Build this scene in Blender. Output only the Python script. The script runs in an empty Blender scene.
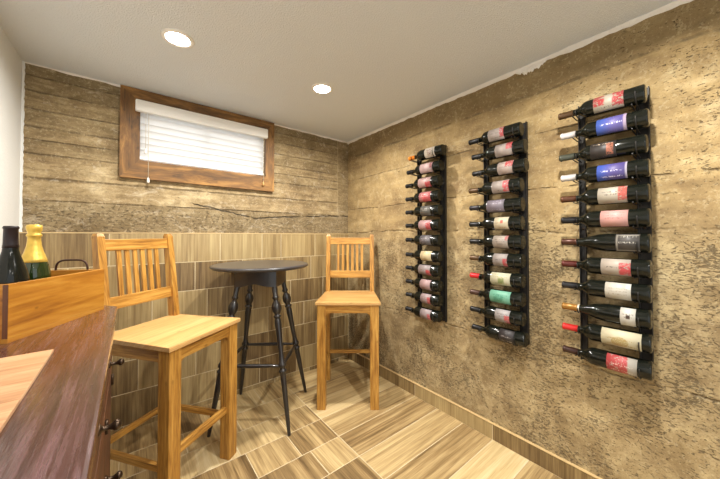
import bpy, bmesh, math, random
from mathutils import Vector, Matrix
PI = math.pi
rnd = random.Random(7)
C = bpy.context.scene.collection

# ------------------------------------------------------------------ materials
def new_mat(name):
    m = bpy.data.materials.new(name); m.use_nodes = True
    nt = m.node_tree; b = nt.nodes['Principled BSDF']
    return m, nt, b

class G:
    """small helper to write node graphs"""
    def __init__(s, nt): s.nt = nt
    def n(s, t, **k):
        x = s.nt.nodes.new(t)
        for a, v in k.items(): setattr(x, a, v)
        return x
    def put(s, sock, v):
        if hasattr(v, 'is_output'): s.nt.links.new(v, sock)
        elif v is not None: sock.default_value = v
    def math(s, op, a, b=None, c=None, clamp=False):
        x = s.n('ShaderNodeMath', operation=op, use_clamp=clamp)
        s.put(x.inputs[0], a)
        if b is not None: s.put(x.inputs[1], b)
        if c is not None: s.put(x.inputs[2], c)
        return x.outputs[0]
    def mix(s, f, a, b, blend='MIX'):
        x = s.n('ShaderNodeMix', data_type='RGBA', blend_type=blend)
        s.put(x.inputs[0], f)
        s.put(x.inputs[6], col4(a)); s.put(x.inputs[7], col4(b))
        return x.outputs[2]
    def noise(s, vec, scale, detail=3, rough=.5, dist=0):
        x = s.n('ShaderNodeTexNoise')
        s.put(x.inputs['Vector'], vec); x.inputs['Scale'].default_value = scale
        x.inputs['Detail'].default_value = detail; x.inputs['Roughness'].default_value = rough
        x.inputs['Distortion'].default_value = dist
        return x.outputs[0]
    def vor(s, vec, scale, feature='F1'):
        x = s.n('ShaderNodeTexVoronoi', feature=feature)
        s.put(x.inputs['Vector'], vec); x.inputs['Scale'].default_value = scale
        return x.outputs['Distance']
    def ramp(s, f, stops, interp='LINEAR'):
        x = s.n('ShaderNodeValToRGB'); cr = x.color_ramp; cr.interpolation = interp
        stops = sorted(stops, key=lambda q: q[0])
        while len(cr.elements) < len(stops): cr.elements.new(.5)
        for e, (p, c) in zip(cr.elements, stops):
            e.position = p
            e.color = col4(c) if not isinstance(c, (int, float)) else (c, c, c, 1)
        s.put(x.inputs[0], f)
        return x.outputs[0]
    def sep(s, vec):
        x = s.n('ShaderNodeSeparateXYZ'); s.put(x.inputs[0], vec); return x.outputs
    def comb(s, a, b, c):
        x = s.n('ShaderNodeCombineXYZ'); s.put(x.inputs[0], a); s.put(x.inputs[1], b); s.put(x.inputs[2], c)
        return x.outputs[0]
    def mapping(s, vec, scale=(1, 1, 1), loc=(0, 0, 0), rot=(0, 0, 0)):
        x = s.n('ShaderNodeMapping'); s.put(x.inputs[0], vec)
        x.inputs['Location'].default_value = loc; x.inputs['Rotation'].default_value = rot
        x.inputs['Scale'].default_value = scale
        return x.outputs[0]
    def obj(s): return s.n('ShaderNodeTexCoord').outputs['Object']
    def uv(s): return s.n('ShaderNodeTexCoord').outputs['UV']
    def bump(s, h, strength=.3, dist=.01):
        x = s.n('ShaderNodeBump'); x.inputs['Strength'].default_value = strength
        x.inputs['Distance'].default_value = dist; s.put(x.inputs['Height'], h)
        return x.outputs[0]
    def sstep(s, v, a, b):
        x = s.n('ShaderNodeMapRange', interpolation_type='SMOOTHSTEP')
        s.put(x.inputs[0], v); x.inputs[1].default_value = a; x.inputs[2].default_value = b
        return x.outputs[0]

def col4(c):
    if hasattr(c, 'is_output') or c is None: return c
    return (c[0], c[1], c[2], 1)
def sr(r, g, b):
    f = lambda v: ((v / 255 + .055) / 1.055) ** 2.4 if v > 10 else v / 255 / 12.92
    return (f(r), f(g), f(b))

def plain(name, c, rough=.5, metal=0, var=.12, nscale=30, bump=0, coat=0):
    m, nt, b = new_mat(name); g = G(nt)
    n = g.noise(g.obj(), nscale, 4)
    g.put(b.inputs['Base Color'], g.mix(n, tuple(x * (1 - var) for x in c), tuple(min(1, x * (1 + var)) for x in c)))
    b.inputs['Roughness'].default_value = rough; b.inputs['Metallic'].default_value = metal
    b.inputs['Coat Weight'].default_value = coat
    if name == 'bottle_glass_black': b.inputs['Specular IOR Level'].default_value = .35
    if bump: g.put(b.inputs['Normal'], g.bump(n, bump, .003))
    return m

def wood(name, dark, mid, light, rough=.45, across=26, along=1.6, plank=0, coat=0, knots=0, bump=.12, specks=0):
    m, nt, b = new_mat(name); g = G(nt)
    uv = g.uv(); oi = g.n('ShaderNodeObjectInfo').outputs['Random']
    u, v, _ = g.sep(uv)
    off = g.math('MULTIPLY', oi, 17.0)
    vec = g.comb(g.math('ADD', g.math('MULTIPLY', u, along), off), g.math('MULTIPLY', v, across), off)
    if plank:
        idx = g.math('FLOOR', g.math('MULTIPLY', v, 1 / plank))
        vec = g.comb(g.math('ADD', g.math('ADD', g.math('MULTIPLY', u, along), off), g.math('MULTIPLY', idx, 3.7)),
                     g.math('MULTIPLY', v, across), off)
    n1 = g.noise(vec, 1.0, 5, .6, .6)
    n2 = g.noise(g.comb(g.math('MULTIPLY', u, along * 4), g.math('MULTIPLY', v, across * 4), off), 1.0, 3, .6)
    f = g.math('ADD', g.math('MULTIPLY', n1, .8), g.math('MULTIPLY', n2, .2))
    c = g.ramp(f, [(.32, dark), (.5, mid), (.66, light)])
    if plank:
        wn = g.n('ShaderNodeTexWhiteNoise', noise_dimensions='1D'); g.put(wn.inputs['W'], g.math('ADD', idx, off))
        c = g.mix(.5, c, g.mix(wn.outputs[0], mid, light))
        fr = g.math('FRACT', g.math('MULTIPLY', v, 1 / plank))
        ln = g.math('LESS_THAN', fr, .02)
        c = g.mix(g.math('MULTIPLY', ln, .5), c, dark)
    if knots:
        k = g.vor(g.comb(g.math('MULTIPLY', u, 9), g.math('MULTIPLY', v, 16), off), 1.0)
        c = g.mix(g.math('MULTIPLY', g.sstep(k, .13, .06), knots), c, tuple(x * .35 for x in dark))
    if specks:
        k = g.noise(g.comb(g.math('MULTIPLY', u, 8), g.math('MULTIPLY', v, 150), off), 1.0, 2)
        c = g.mix(g.math('MULTIPLY', g.sstep(k, .52, .68), specks), c, light)
    g.put(b.inputs['Base Color'], c)
    g.put(b.inputs['Roughness'], g.math('MULTIPLY_ADD', n2, .2, rough - .1))
    b.inputs['Coat Weight'].default_value = coat; b.inputs['Coat Roughness'].default_value = .2
    g.put(b.inputs['Normal'], g.bump(f, bump, .004))
    return m

def tile_mat(name, stops, across=34, along=1.2, rough=.4, strong=.5):
    m, nt, b = new_mat(name); g = G(nt)
    u, v, _ = g.sep(g.uv())
    at = g.n('ShaderNodeAttribute', attribute_name='tint').outputs['Fac']
    o = g.math('MULTIPLY', at, 31)
    n1 = g.noise(g.comb(g.math('ADD', g.math('MULTIPLY', u, along), o), g.math('MULTIPLY', v, across), o), 1.0, 3, .6, .3)
    n2 = g.noise(g.comb(g.math('ADD', g.math('MULTIPLY', u, along * 5), o), g.math('MULTIPLY', v, across * 5), o), 1.0, 3, .6)
    n3 = g.noise(g.comb(g.math('ADD', g.math('MULTIPLY', u, along * .6), o), g.math('MULTIPLY', v, across * .25), o), 1.0, 2, .5)
    f = g.math('ADD', g.math('ADD', g.math('MULTIPLY', n1, .45), g.math('MULTIPLY', n2, .2)), g.math('MULTIPLY', n3, .35))
    f = g.math('ADD', f, g.math('MULTIPLY', g.math('SUBTRACT', at, .5), strong * .4))
    c = g.ramp(f, stops)
    g.put(b.inputs['Base Color'], c)
    g.put(b.inputs['Roughness'], g.math('MULTIPLY_ADD', n2, .25, rough - .1))
    g.put(b.inputs['Normal'], g.bump(n2, .15, .002))
    return m

def emis(name, c, s):
    m, nt, b = new_mat(name)
    b.inputs['Base Color'].default_value = (*c, 1)
    b.inputs['Emission Color'].default_value = (*c, 1); b.inputs['Emission Strength'].default_value = s
    return m

def concrete_right():
    m, nt, b = new_mat('concrete_right'); g = G(nt); o = g.obj()
    x, y, z = g.sep(o)
    big = g.noise(o, 1.6, 6, .6); med = g.noise(o, 7, 6, .65, .4); fine = g.noise(o, 60, 4, .7)
    hor = g.noise(g.comb(0.0, g.math('MULTIPLY', y, 1.2), g.math('MULTIPLY', z, 9)), 1.0, 5, .6, .4)
    f = g.math('ADD', g.math('ADD', g.math('MULTIPLY', big, .4), g.math('MULTIPLY', med, .25)), g.math('MULTIPLY', hor, .35))
    c = g.ramp(f, [(.39, sr(122, 98, 64)), (.46, sr(156, 132, 90)), (.53, sr(178, 153, 106)), (.61, sr(204, 182, 138))])
    # wandering height used for the pour line at about 1.2 m and the band under the ceiling
    wob = g.math('MULTIPLY_ADD', g.noise(g.comb(0.0, y, 0.0), 2.2, 4), .22, -.11)
    zz = g.math('ADD', z, wob)
    low = g.sstep(zz, 1.40, 1.10)
    c = g.mix(g.math('MULTIPLY', low, .62), c, g.mix(g.sstep(med, .35, .65), sr(132, 114, 82), sr(188, 170, 130)))
    topb = g.sstep(g.math('ADD', zz, g.math('MULTIPLY', med, .05)), 2.02, 2.08)
    c = g.mix(g.math('MULTIPLY', topb, .5), c, sr(104, 90, 62))
    # pour lines
    def line(z0, w, amp, sc, sh):
        q = g.math('ADD', z, g.math('MULTIPLY_ADD', g.noise(g.comb(0.0, y, sh), sc, 6, .65), amp, -amp / 2))
        d = g.math('ABSOLUTE', g.math('SUBTRACT', q, z0))
        return g.math('MULTIPLY', g.sstep(d, w, 0), g.sstep(g.noise(g.comb(0.0, y, sh + 5), 5, 4, .7), .42, .56))
    L = g.math('MAXIMUM', line(2.03, .012, .09, 1.5, 0.), g.math('MAXIMUM', line(1.27, .010, .16, 1.3, 3.), line(1.50, .008, .10, 1.1, 8.)))
    L = g.math('MAXIMUM', L, g.math('MAXIMUM', line(1.80, .006, .05, 1.1, 13.), line(.62, .007, .10, 1.4, 21.)))
    # pits and honeycombing: short slanting marks, dense below the pour line
    ov = g.mapping(o, (1, 1, 2.2), rot=(.55, 0, 0))
    p = g.noise(ov, 58, 4, .6, .8)
    dens = g.noise(o, 3.2, 5, .65)
    pm = g.math('ADD', g.math('MULTIPLY', low, -.105), g.math('MULTIPLY_ADD', dens, -.62, .965))
    pits = g.math('MULTIPLY', g.math('SUBTRACT', p, pm), 14, clamp=True)
    mic = g.sstep(g.noise(g.mapping(o, (1, 1, 1.5)), 120, 5, .75), .50, .64)
    p2 = g.noise(g.mapping(o, (1, 1, 1.8), rot=(.4, 0, 0)), 22, 6, .78, 1.0)
    pits = g.math('MAXIMUM', pits, g.math('MULTIPLY', g.sstep(p2, .60, .68), g.math('MULTIPLY_ADD', low, .5, .35)))
    c = g.mix(g.math('MULTIPLY', g.sstep(g.noise(o, 12, 5, .7), .40, .62), .38), c, sr(130, 108, 72))
    c = g.mix(g.math('MULTIPLY', L, .6), c, sr(92, 76, 52))
    c = g.mix(g.math('MULTIPLY', pits, .72), c, sr(78, 62, 40))
    fl = g.sstep(g.noise(o, 8, 8, .8, .8), .54, .66)
    c = g.mix(g.math('MULTIPLY', fl, .35), c, sr(208, 192, 152))
    c = g.mix(g.math('MULTIPLY', mic, g.math('MULTIPLY_ADD', low, .12, .2)), c, sr(96, 78, 50))
    c = g.mix(g.math('MULTIPLY', g.sstep(fine, .54, .66), .3), c, sr(206, 190, 152))
    g.put(b.inputs['Base Color'], c); b.inputs['Roughness'].default_value = .85
    h = g.math('SUBTRACT', g.math('ADD', g.math('MULTIPLY', med, .35), g.math('MULTIPLY', fine, .12)),
               g.math('ADD', g.math('MULTIPLY', pits, .8), g.math('MULTIPLY', L, .7)))
    g.put(b.inputs['Normal'], g.bump(h, .8, .012))
    return m

def concrete_back():
    m, nt, b = new_mat('concrete_back'); g = G(nt); o = g.obj()
    x, y, z = g.sep(o)
    big = g.noise(o, 2.2, 5, .6); med = g.noise(o, 9, 6, .65, .4); fine = g.noise(o, 70, 4, .7)
    hor = g.noise(g.comb(g.math('MULTIPLY', x, 2.0), 0.0, g.math('MULTIPLY', z, 26)), 1.0, 5, .65, .5)
    f = g.math('ADD', g.math('ADD', g.math('MULTIPLY', big, .35), g.math('MULTIPLY', med, .3)), g.math('MULTIPLY', hor, .35))
    c = g.ramp(f, [(.39, sr(108, 88, 60)), (.46, sr(148, 126, 90)), (.53, sr(176, 154, 114)), (.61, sr(206, 186, 146))])
    zl = [2.135, 2.05, 1.95, 1.85, 1.78, 1.70, 1.565, 1.44]
    wob = g.math('MULTIPLY_ADD', g.noise(g.comb(x, 0.0, 0.0), 1.5, 6, .7), .03, -.015)
    zw = g.math('ADD', z, wob); t = g.math('SUBTRACT', zw, 1.2)
    tone = g.ramp(t, [(0, .35), (zl[7]-1.2, .75), (zl[6]-1.2, .85), (zl[5]-1.2, .55), (zl[4]-1.2, .7), (zl[3]-1.2, .45),
                      (zl[2]-1.2, .55), (zl[1]-1.2, .25), (zl[0]-1.2, .05)], 'CONSTANT')
    inb = g.math('LESS_THAN', x, 1.615)
    c2 = g.mix(g.math('MULTIPLY_ADD', tone, -.75, .65), c, sr(104, 92, 64))
    c = g.mix(inb, g.mix(.4, c, sr(108, 92, 62)), c2)
    L = None
    for i, q in enumerate(zl):
        d = g.math('ABSOLUTE', g.math('SUBTRACT', zw, q))
        l = g.math('MULTIPLY', g.sstep(d, [.006, .008, .007, .009, .006, .009, .011, .009][i], 0), g.sstep(g.noise(g.comb(x, i * 2.3, 0.0), 5, 6, .8), .36, .54))
        L = l if L is None else g.math('MAXIMUM', L, l)
    L = g.math('MULTIPLY', L, inb)
    tone = g.math('ADD', tone, g.math('MULTIPLY', g.math('SUBTRACT', g.noise(g.comb(g.math('MULTIPLY', x, 1.3), 4.0, g.math('MULTIPLY', z, 5)), 1.0, 3), .5), 1.2))
    # vertical form edge near the right corner
    ve = g.sstep(g.math('ABSOLUTE', g.math('SUBTRACT', x, 1.615)), .008, 0)
    ve = g.math('MULTIPLY', ve, g.sstep(z, 1.43, 1.45))
    # jagged crack
    cz = g.ramp(g.math('MULTIPLY', x, .5), [(.165, .50), (.25, .34), (.40, .02), (.47, .10), (.73, .26), (.86, .30)])
    cz = g.math('MULTIPLY_ADD', cz, .2, 1.378)
    cz = g.math('ADD', cz, g.math('MULTIPLY_ADD', g.noise(g.comb(x, 0.0, 9.0), 14, 6, .8), .05, -.025))
    cr = g.sstep(g.math('ABSOLUTE', g.math('SUBTRACT', z, cz)), .007, .001)
    cr = g.math('MULTIPLY', cr, g.math('MULTIPLY', g.sstep(x, .32, .38), g.sstep(g.noise(g.comb(x, 3.0, 0.0), 7, 3), .36, .46)))
    low = g.sstep(g.math('ADD', zw, g.math('MULTIPLY', med, .06)), 1.50, 1.42)
    p = g.noise(g.mapping(o, (1, 1, 1.8)), 55, 4, .62, .8)
    pm = g.math('ADD', .66, g.math('MULTIPLY', low, -.10))
    pits = g.math('MULTIPLY', g.math('SUBTRACT', p, pm), 22, clamp=True)
    c = g.mix(g.math('MULTIPLY', low, .3), c, sr(122, 104, 76))
    c = g.mix(g.math('MULTIPLY', g.sstep(g.noise(g.mapping(o, (1, 1, 2)), 11, 6, .75, .6), .42, .64), .5), c, sr(112, 94, 62))
    c = g.mix(g.math('MULTIPLY', L, .7), c, sr(84, 68, 46))
    c = g.mix(g.math('MULTIPLY', ve, .5), c, sr(186, 168, 126))
    c = g.mix(g.math('MULTIPLY', pits, .6), c, sr(84, 68, 46))
    mic = g.sstep(g.noise(g.mapping(o, (1, 1, 1.8)), 120, 5, .75), .50, .64)
    c = g.mix(g.math('MULTIPLY', mic, .35), c, sr(92, 76, 50))
    c = g.mix(g.math('MULTIPLY', g.sstep(fine, .54, .66), .3), c, sr(206, 190, 156))
    c = g.mix(g.math('MULTIPLY', cr, .9), c, sr(34, 24, 14))
    fl = g.sstep(g.noise(g.mapping(o, (1, 1, 1.6)), 9, 8, .8, .8), .54, .66)
    c = g.mix(g.math('MULTIPLY', fl, .4), c, sr(214, 202, 178))
    g.put(b.inputs['Base Color'], c); b.inputs['Roughness'].default_value = .88
    h = g.math('SUBTRACT', g.math('ADD', g.math('ADD', g.math('MULTIPLY', hor, .3), g.math('MULTIPLY', tone, .25)), g.math('MULTIPLY', fine, .1)),
               g.math('ADD', g.math('MULTIPLY', pits, .7), g.math('ADD', g.math('MULTIPLY', L, .7), g.math('MULTIPLY', cr, 1.2))))
    g.put(b.inputs['Normal'], g.bump(h, .8, .010))
    return m

def paint(name, c, sc=120, st=.3):
    m, nt, b = new_mat(name); g = G(nt); o = g.obj()
    n = g.noise(o, sc, 3, .55); n2 = g.noise(o, 2, 3)
    g.put(b.inputs['Base Color'], g.mix(n2, tuple(x * .97 for x in c), c))
    b.inputs['Roughness'].default_value = .8
    g.put(b.inputs['Normal'], g.bump(g.sstep(n, .45, .6), st, .002))
    return m

M = {}
M['stool'] = wood('stool_oak', sr(118, 76, 26), sr(172, 122, 50), sr(204, 158, 80), rough=.42, across=60, along=4.5, knots=.4, specks=.35)
M['stool_seat'] = wood('stool_oak_seat', sr(144, 96, 46), sr(190, 144, 82), sr(216, 178, 120), rough=.42, across=44, along=3.0, plank=.075, knots=.35, specks=.3)
M['walnut'] = wood('window_wood', sr(64, 44, 20), sr(118, 82, 38), sr(166, 122, 62), rough=.6, across=18, along=4, knots=.4, specks=.2)
M['crate'] = wood('crate_pine', sr(132, 78, 16), sr(168, 110, 28), sr(188, 134, 48), rough=.5, across=30, along=3.2, knots=.9)
M['crate_end'] = wood('crate_end_grain', sr(70, 36, 14), sr(96, 52, 20), sr(120, 70, 30), across=60)
M['counter'] = wood('worktop_redwood', sr(36, 16, 14), sr(64, 33, 29), sr(96, 68, 70), rough=.26, across=60, along=3.4, coat=.9, specks=.5, bump=.5)
M['cabinet'] = wood('cabinet_brown', sr(48, 26, 14), sr(76, 42, 22), sr(98, 58, 32), rough=.45, across=22)
M['board'] = wood('pale_board', sr(140, 96, 62), sr(178, 134, 96), sr(204, 164, 126), rough=.4, across=26, along=3, specks=.4)
M['charcoal'] = plain('charcoal_paint', sr(52, 50, 52), .38, var=.15, nscale=14, coat=.3)
M['charcoal_leg'] = plain('charcoal_leg', sr(36, 33, 32), .35, var=.2, nscale=40, coat=.3)
M['iron'] = plain('black_iron', sr(42, 38, 34), .45, .6)
M['rack'] = plain('rack_metal', sr(46, 44, 42), .5, .5)
M['knob'] = plain('knob_bronze', sr(66, 52, 40), .3, .8)
M['handle'] = plain('handle_bronze', sr(70, 48, 40), .4, .7)
M['white'] = plain('white_plastic', sr(236, 234, 228), .5, var=.01)
M['cord'] = plain('cord_beige', sr(205, 195, 175), .7)
M['tassel'] = plain('tassel_wood', sr(196, 150, 90), .5)
M['ceiling'] = paint('ceiling_paint', sr(222, 228, 232), 150, .6)
M['leftwall'] = paint('left_wall_paint', sr(228, 230, 228), 90, .2)
M['plaster'] = paint('plaster_bead', sr(236, 233, 226), 60, .6)
M['grout'] = plain('grout', sr(206, 190, 156), .9)
M['wall_tile'] = tile_mat('wall_tile', [(.30, sr(88, 68, 42)), (.42, sr(120, 98, 64)), (.52, sr(148, 126, 86)), (.62, sr(168, 146, 102)), (.74, sr(188, 168, 122))], across=80, along=2.2, strong=.6)
M['floor_tile'] = tile_mat('floor_tile', [(.30, sr(100, 78, 48)), (.41, sr(146, 120, 80)), (.50, sr(180, 154, 108)), (.60, sr(204, 180, 132)), (.74, sr(222, 204, 162))], across=48, along=1.8, strong=.6)
M['edge_trim'] = plain('edge_trim', sr(206, 178, 128), .4)
M['concrete_r'] = concrete_right(); M['concrete_b'] = concrete_back()
M['lens'] = emis('lamp_lens', (1, .96, .88), 30)
M['glassdark'] = plain('bottle_glass_black', (.006, .007, .005), .12, var=.0)
M['glassgreen'] = plain('bottle_glass_green', sr(28, 44, 14), .08, coat=.6)
M['gold'] = plain('gold_foil', sr(216, 182, 84), .38, .5, var=.2, nscale=60, bump=.4)
m, nt, b = new_mat('slat_white'); b.inputs['Base Color'].default_value = (.87, .87, .86, 1); b.inputs['Roughness'].default_value = .5
b.inputs['Subsurface Weight'].default_value = 0
g = G(nt); tr = g.n('ShaderNodeBsdfTranslucent'); tr.inputs[0].default_value = (.92, .93, .94, 1)
mx = g.n('ShaderNodeMixShader'); mx.inputs[0].default_value = .45
nt.links.new(b.outputs[0], mx.inputs[1]); nt.links.new(tr.outputs[0], mx.inputs[2]); nt.links.new(mx.outputs[0], nt.nodes['Material Output'].inputs[0])
M['slat'] = m
m, nt, b = new_mat('window_glass'); g = G(nt); b.inputs['Roughness'].default_value = .02; b.inputs['Base Color'].default_value = (.9, .95, .95, 1)
tr = g.n('ShaderNodeBsdfTransparent'); mx = g.n('ShaderNodeMixShader'); mx.inputs[0].default_value = .08
nt.links.new(tr.outputs[0], mx.inputs[1]); nt.links.new(b.outputs[0], mx.inputs[2]); nt.links.new(mx.outputs[0], nt.nodes['Material Output'].inputs[0]); M['pane'] = m

# ------------------------------------------------------------------ mesh helpers
def uvl(bm): return bm.loops.layers.uv.verify()

def box(bm, c, s, rot=None, bev=0.0, grain=None):
    """box centre c, full size s; uv in metres with u along the grain (longest side)"""
    R = rot if rot is not None else Matrix.Identity(3)
    gi = grain if grain is not None else max(range(3), key=lambda i: s[i])
    tmp = bmesh.new()
    bmesh.ops.create_cube(tmp, size=1)
    for v in tmp.verts: v.co = Vector((v.co.x * s[0], v.co.y * s[1], v.co.z * s[2]))
    if bev: bmesh.ops.bevel(tmp, geom=tmp.edges[:], offset=bev, segments=2, affect='EDGES', profile=.6)
    off = (rnd.random() * 3, rnd.random() * 3)
    mp = {}
    lay = uvl(bm)
    for f in tmp.faces:
        n = f.normal; a = max(range(3), key=lambda i: abs(n[i]))
        o = [i for i in range(3) if i != gi and i != a]
        vi = o[0] if o else (gi + 1) % 3
        if a == gi: ui, vi = (gi + 1) % 3, (gi + 2) % 3
        else: ui = gi
        vs = []
        for v in f.verts:
            if v not in mp: mp[v] = bm.verts.new(R @ v.co + Vector(c))
            vs.append(mp[v])
        nf = bm.faces.new(vs)
        for l, v in zip(nf.loops, f.verts):
            k = .3 if a == gi else 1
            l[lay].uv = (v.co[ui] * k + off[0], v.co[vi] + off[1])
    tmp.free()

def frame_from(axis):
    z = axis.normalized(); h = Vector((0, 0, 1)) if abs(z.z) < .95 else Vector((1, 0, 0))
    x = h.cross(z).normalized(); y = z.cross(x)
    return x, y, z

def lathe(bm, p0, axis, prof, seg=20, cap=True):
    """prof = [(distance along axis, radius)...]"""
    x, y, z = frame_from(Vector(axis)); p0 = Vector(p0); rings = []; lay = uvl(bm)
    for d, r in prof:
        rings.append([bm.verts.new(p0 + z * d + (x * math.cos(2*PI*i/seg) + y * math.sin(2*PI*i/seg)) * max(r, 1e-4)) for i in range(seg)])
    for k in range(len(rings) - 1):
        for i in range(seg):
            j = (i + 1) % seg
            f = bm.faces.new([rings[k][i], rings[k][j], rings[k+1][j], rings[k+1][i]]); f.smooth = True
            for l, (a, q) in zip(f.loops, ((i, k), (i+1, k), (i+1, k+1), (i, k+1))):
                l[lay].uv = (prof[q][0], a / seg * .12)
    if cap:
        bm.faces.new(rings[0][::-1]); bm.faces.new(rings[-1])

def tube(bm, pts, r, seg=8, radii=None):
    pts = [Vector(p) for p in pts]; rings = []
    for i, p in enumerate(pts):
        t = (pts[min(i+1, len(pts)-1)] - pts[max(i-1, 0)]).normalized()
        if i == 0: x, y, _ = frame_from(t)
        else:
            x = (x - t * x.dot(t)).normalized(); y = t.cross(x)
        rr = radii[i] if radii else r
        rings.append([bm.verts.new(p + (x * math.cos(2*PI*k/seg) + y * math.sin(2*PI*k/seg)) * rr) for k in range(seg)])
    for a in range(len(rings) - 1):
        for k in range(seg):
            j = (k + 1) % seg
            bm.faces.new([rings[a][k], rings[a][j], rings[a+1][j], rings[a+1][k]]).smooth = True
    bm.faces.new(rings[0][::-1]); bm.faces.new(rings[-1])

def prism(bm, poly, z0, z1, bev=0, grain=1):
    """extrude an xy polygon (counter-clockwise)"""
    tmp = bmesh.new()
    vs = [tmp.verts.new((p[0], p[1], z0)) for p in poly]
    f = tmp.faces.new(vs)
    r = bmesh.ops.extrude_face_region(tmp, geom=[f])
    for v in r['geom']:
        if isinstance(v, bmesh.types.BMVert): v.co.z = z1
    bmesh.ops.recalc_face_normals(tmp, faces=tmp.faces[:])
    if bev: bmesh.ops.bevel(tmp, geom=tmp.edges[:], offset=bev, segments=2, affect='EDGES', profile=.6)
    lay = uvl(bm); mp = {}
    for f in tmp.faces:
        vs = []
        for v in f.verts:
            if v not in mp: mp[v] = bm.verts.new(v.co)
            vs.append(mp[v])
        nf = bm.faces.new(vs)
        for l in nf.loops:
            co = l.vert.co
            q = (co.y, co.x + co.z) if grain == 1 else (co.x, co.y + co.z)
            l[lay].uv = q
    tmp.free()

def obj(name, bm, mat, parent=None, loc=None, recalc=True):
    if recalc: bmesh.ops.recalc_face_normals(bm, faces=bm.faces[:])
    me = bpy.data.meshes.new(name); bm.to_mesh(me); bm.free()
    me.materials.append(mat)
    o = bpy.data.objects.new(name, me); C.objects.link(o)
    if parent: o.parent = parent
    if loc: o.location = loc
    return o
def thing(name, label, cat, loc=(0, 0, 0), rz=0, group=None):
    o = bpy.data.objects.new(name, None); C.objects.link(o); o.empty_display_size = .05
    o.location = loc; o.rotation_euler = (0, 0, rz)
    if label: tag(o, label, cat, group)
    return o
def tag(o, label, cat, group=None):
    o['label'] = label; o['category'] = cat
    if group: o['group'] = group
    return o
def struct(o): o['kind'] = 'structure'; return o
def B(): return bmesh.new()

# ------------------------------------------------------------------ the room
XL, XR, YB, YN, H = -.470, 1.743, 2.38, -1.6, 2.2
def slab(name, mat, *boxes):
    bm = B()
    for c, s in boxes: box(bm, c, s)
    return struct(obj(name, bm, mat))
slab('ceiling', M['ceiling'], (((XL+XR)/2, (YN+YB)/2, H + .05), (XR-XL+.3, YB-YN+.3, .1)))
slab('wall_left', M['leftwall'], ((XL-.06, (YN+YB)/2, H/2), (.12, YB-YN+.24, H)))
slab('wall_right', M['concrete_r'], ((XR+.06, (YN+YB)/2, H/2), (.12, YB-YN+.24, H)))
# back wall with the window opening
WX0, WX1, WZ0, WZ1 = .045, .875, 1.735, 2.11
T = .2; yc = YB + T/2
slab('wall_back', M['concrete_b'],
     (((XL+WX0)/2, yc, H/2), (WX0-XL, T, H)), (((WX1+XR)/2, yc, H/2), (XR-WX1, T, H)),
     (((WX0+WX1)/2, yc, WZ0/2), (WX1-WX0, T, WZ0)), (((WX0+WX1)/2, yc, (WZ1+H)/2), (WX1-WX0, T, H-WZ1)))

def tiles(name, mat, plane, rects, thick=.010, gap=.0042, bev=.0008, grain='v'):
    """tiles as shallow slabs; rects = (a0,a1,b0,b1,grain) in the plane's two axes; one mesh"""
    bm = B(); lay = uvl(bm); tl = bm.faces.layers.float.new('tint')
    def P(a, b_, d):
        return {'floor': (a, b_, -.004 + d), 'back': (a, YB - d, b_), 'right': (XR - d, a, b_)}[plane]
    for a0, a1, b0, b1, gr in rects:
        a0 += gap/2; a1 -= gap/2; b0 += gap/2; b1 -= gap/2
        if a1 - a0 < .004 or b1 - b0 < .004: continue
        tint = rnd.random(); ou, ov = rnd.random()*5, rnd.random()*5
        lo = [bm.verts.new(P(a, b_, 0)) for a, b_ in ((a0, b0), (a1, b0), (a1, b1), (a0, b1))]
        hi = [bm.verts.new(P(a, b_, thick - bev)) for a, b_ in ((a0, b0), (a1, b0), (a1, b1), (a0, b1))]
        e = bev
        tp = [bm.verts.new(P(a, b_, thick)) for a, b_ in ((a0+e, b0+e), (a1-e, b0+e), (a1-e, b1-e), (a0+e, b1-e))]
        co = [(a0, b0), (a1, b0), (a1, b1), (a0, b1)]
        fs = [(bm.faces.new(tp), [0, 1, 2, 3])]
        for i in range(4):
            j = (i+1) % 4
            fs.append((bm.faces.new([lo[i], lo[j], hi[j], hi[i]]), [i, j, j, i]))
            fs.append((bm.faces.new([hi[i], hi[j], tp[j], tp[i]]), [i, j, j, i]))
        for f, ids in fs:
            f[tl] = tint
            for l, i in zip(f.loops, ids):
                a, b_ = co[i]
                l[lay].uv = (a + ou, b_ + ov) if gr == 'a' else (b_ + ou, a + ov)
    return obj(name, bm, mat)

# floor: grout bed and tiles. Planks along X to the right of X = 1.02, cross-grain rectangles left of it
fl = slab('floor', M['grout'], (((XL+XR)/2, (YN+YB)/2, -.05), (XR-XL+.24, YB-YN+.24, .1)))
fl.location.z = .0026
ylines = [2.38, 2.115, 1.912, 1.702, 1.488, 1.284, 1.082]
while ylines[-1] > YN: ylines.append(ylines[-1] - .203)
rects = []
rx = [(1.02, XR)]
for i in range(len(ylines) - 1):
    y1, y0 = ylines[i], max(ylines[i+1], YN)
    rects.append((1.02, XR, y0, y1, 'a'))
    js = {3: [.77, .525, .22], 4: [.823, .51, .20], 2: [.80, .50, .2], 1: [.87, .57, .27], 5: [.72, .42, .12], 0: [.79, .49, .19]}.get(i, [.77 - .05*(i % 2), .47, .17])
    xs = [1.02] + js
    while xs[-1] > XL: xs.append(max(XL, xs[-1] - .305))
    for a, b_ in zip(xs[1:], xs[:-1]): rects.append((a, b_, y0, y1, 'b'))
ft = tiles('tile_field', M['floor_tile'], 'floor', rects, thick=.0075); ft.parent = fl
ft.location.z = -.0026; ft['kind'] = 'structure'

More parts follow.
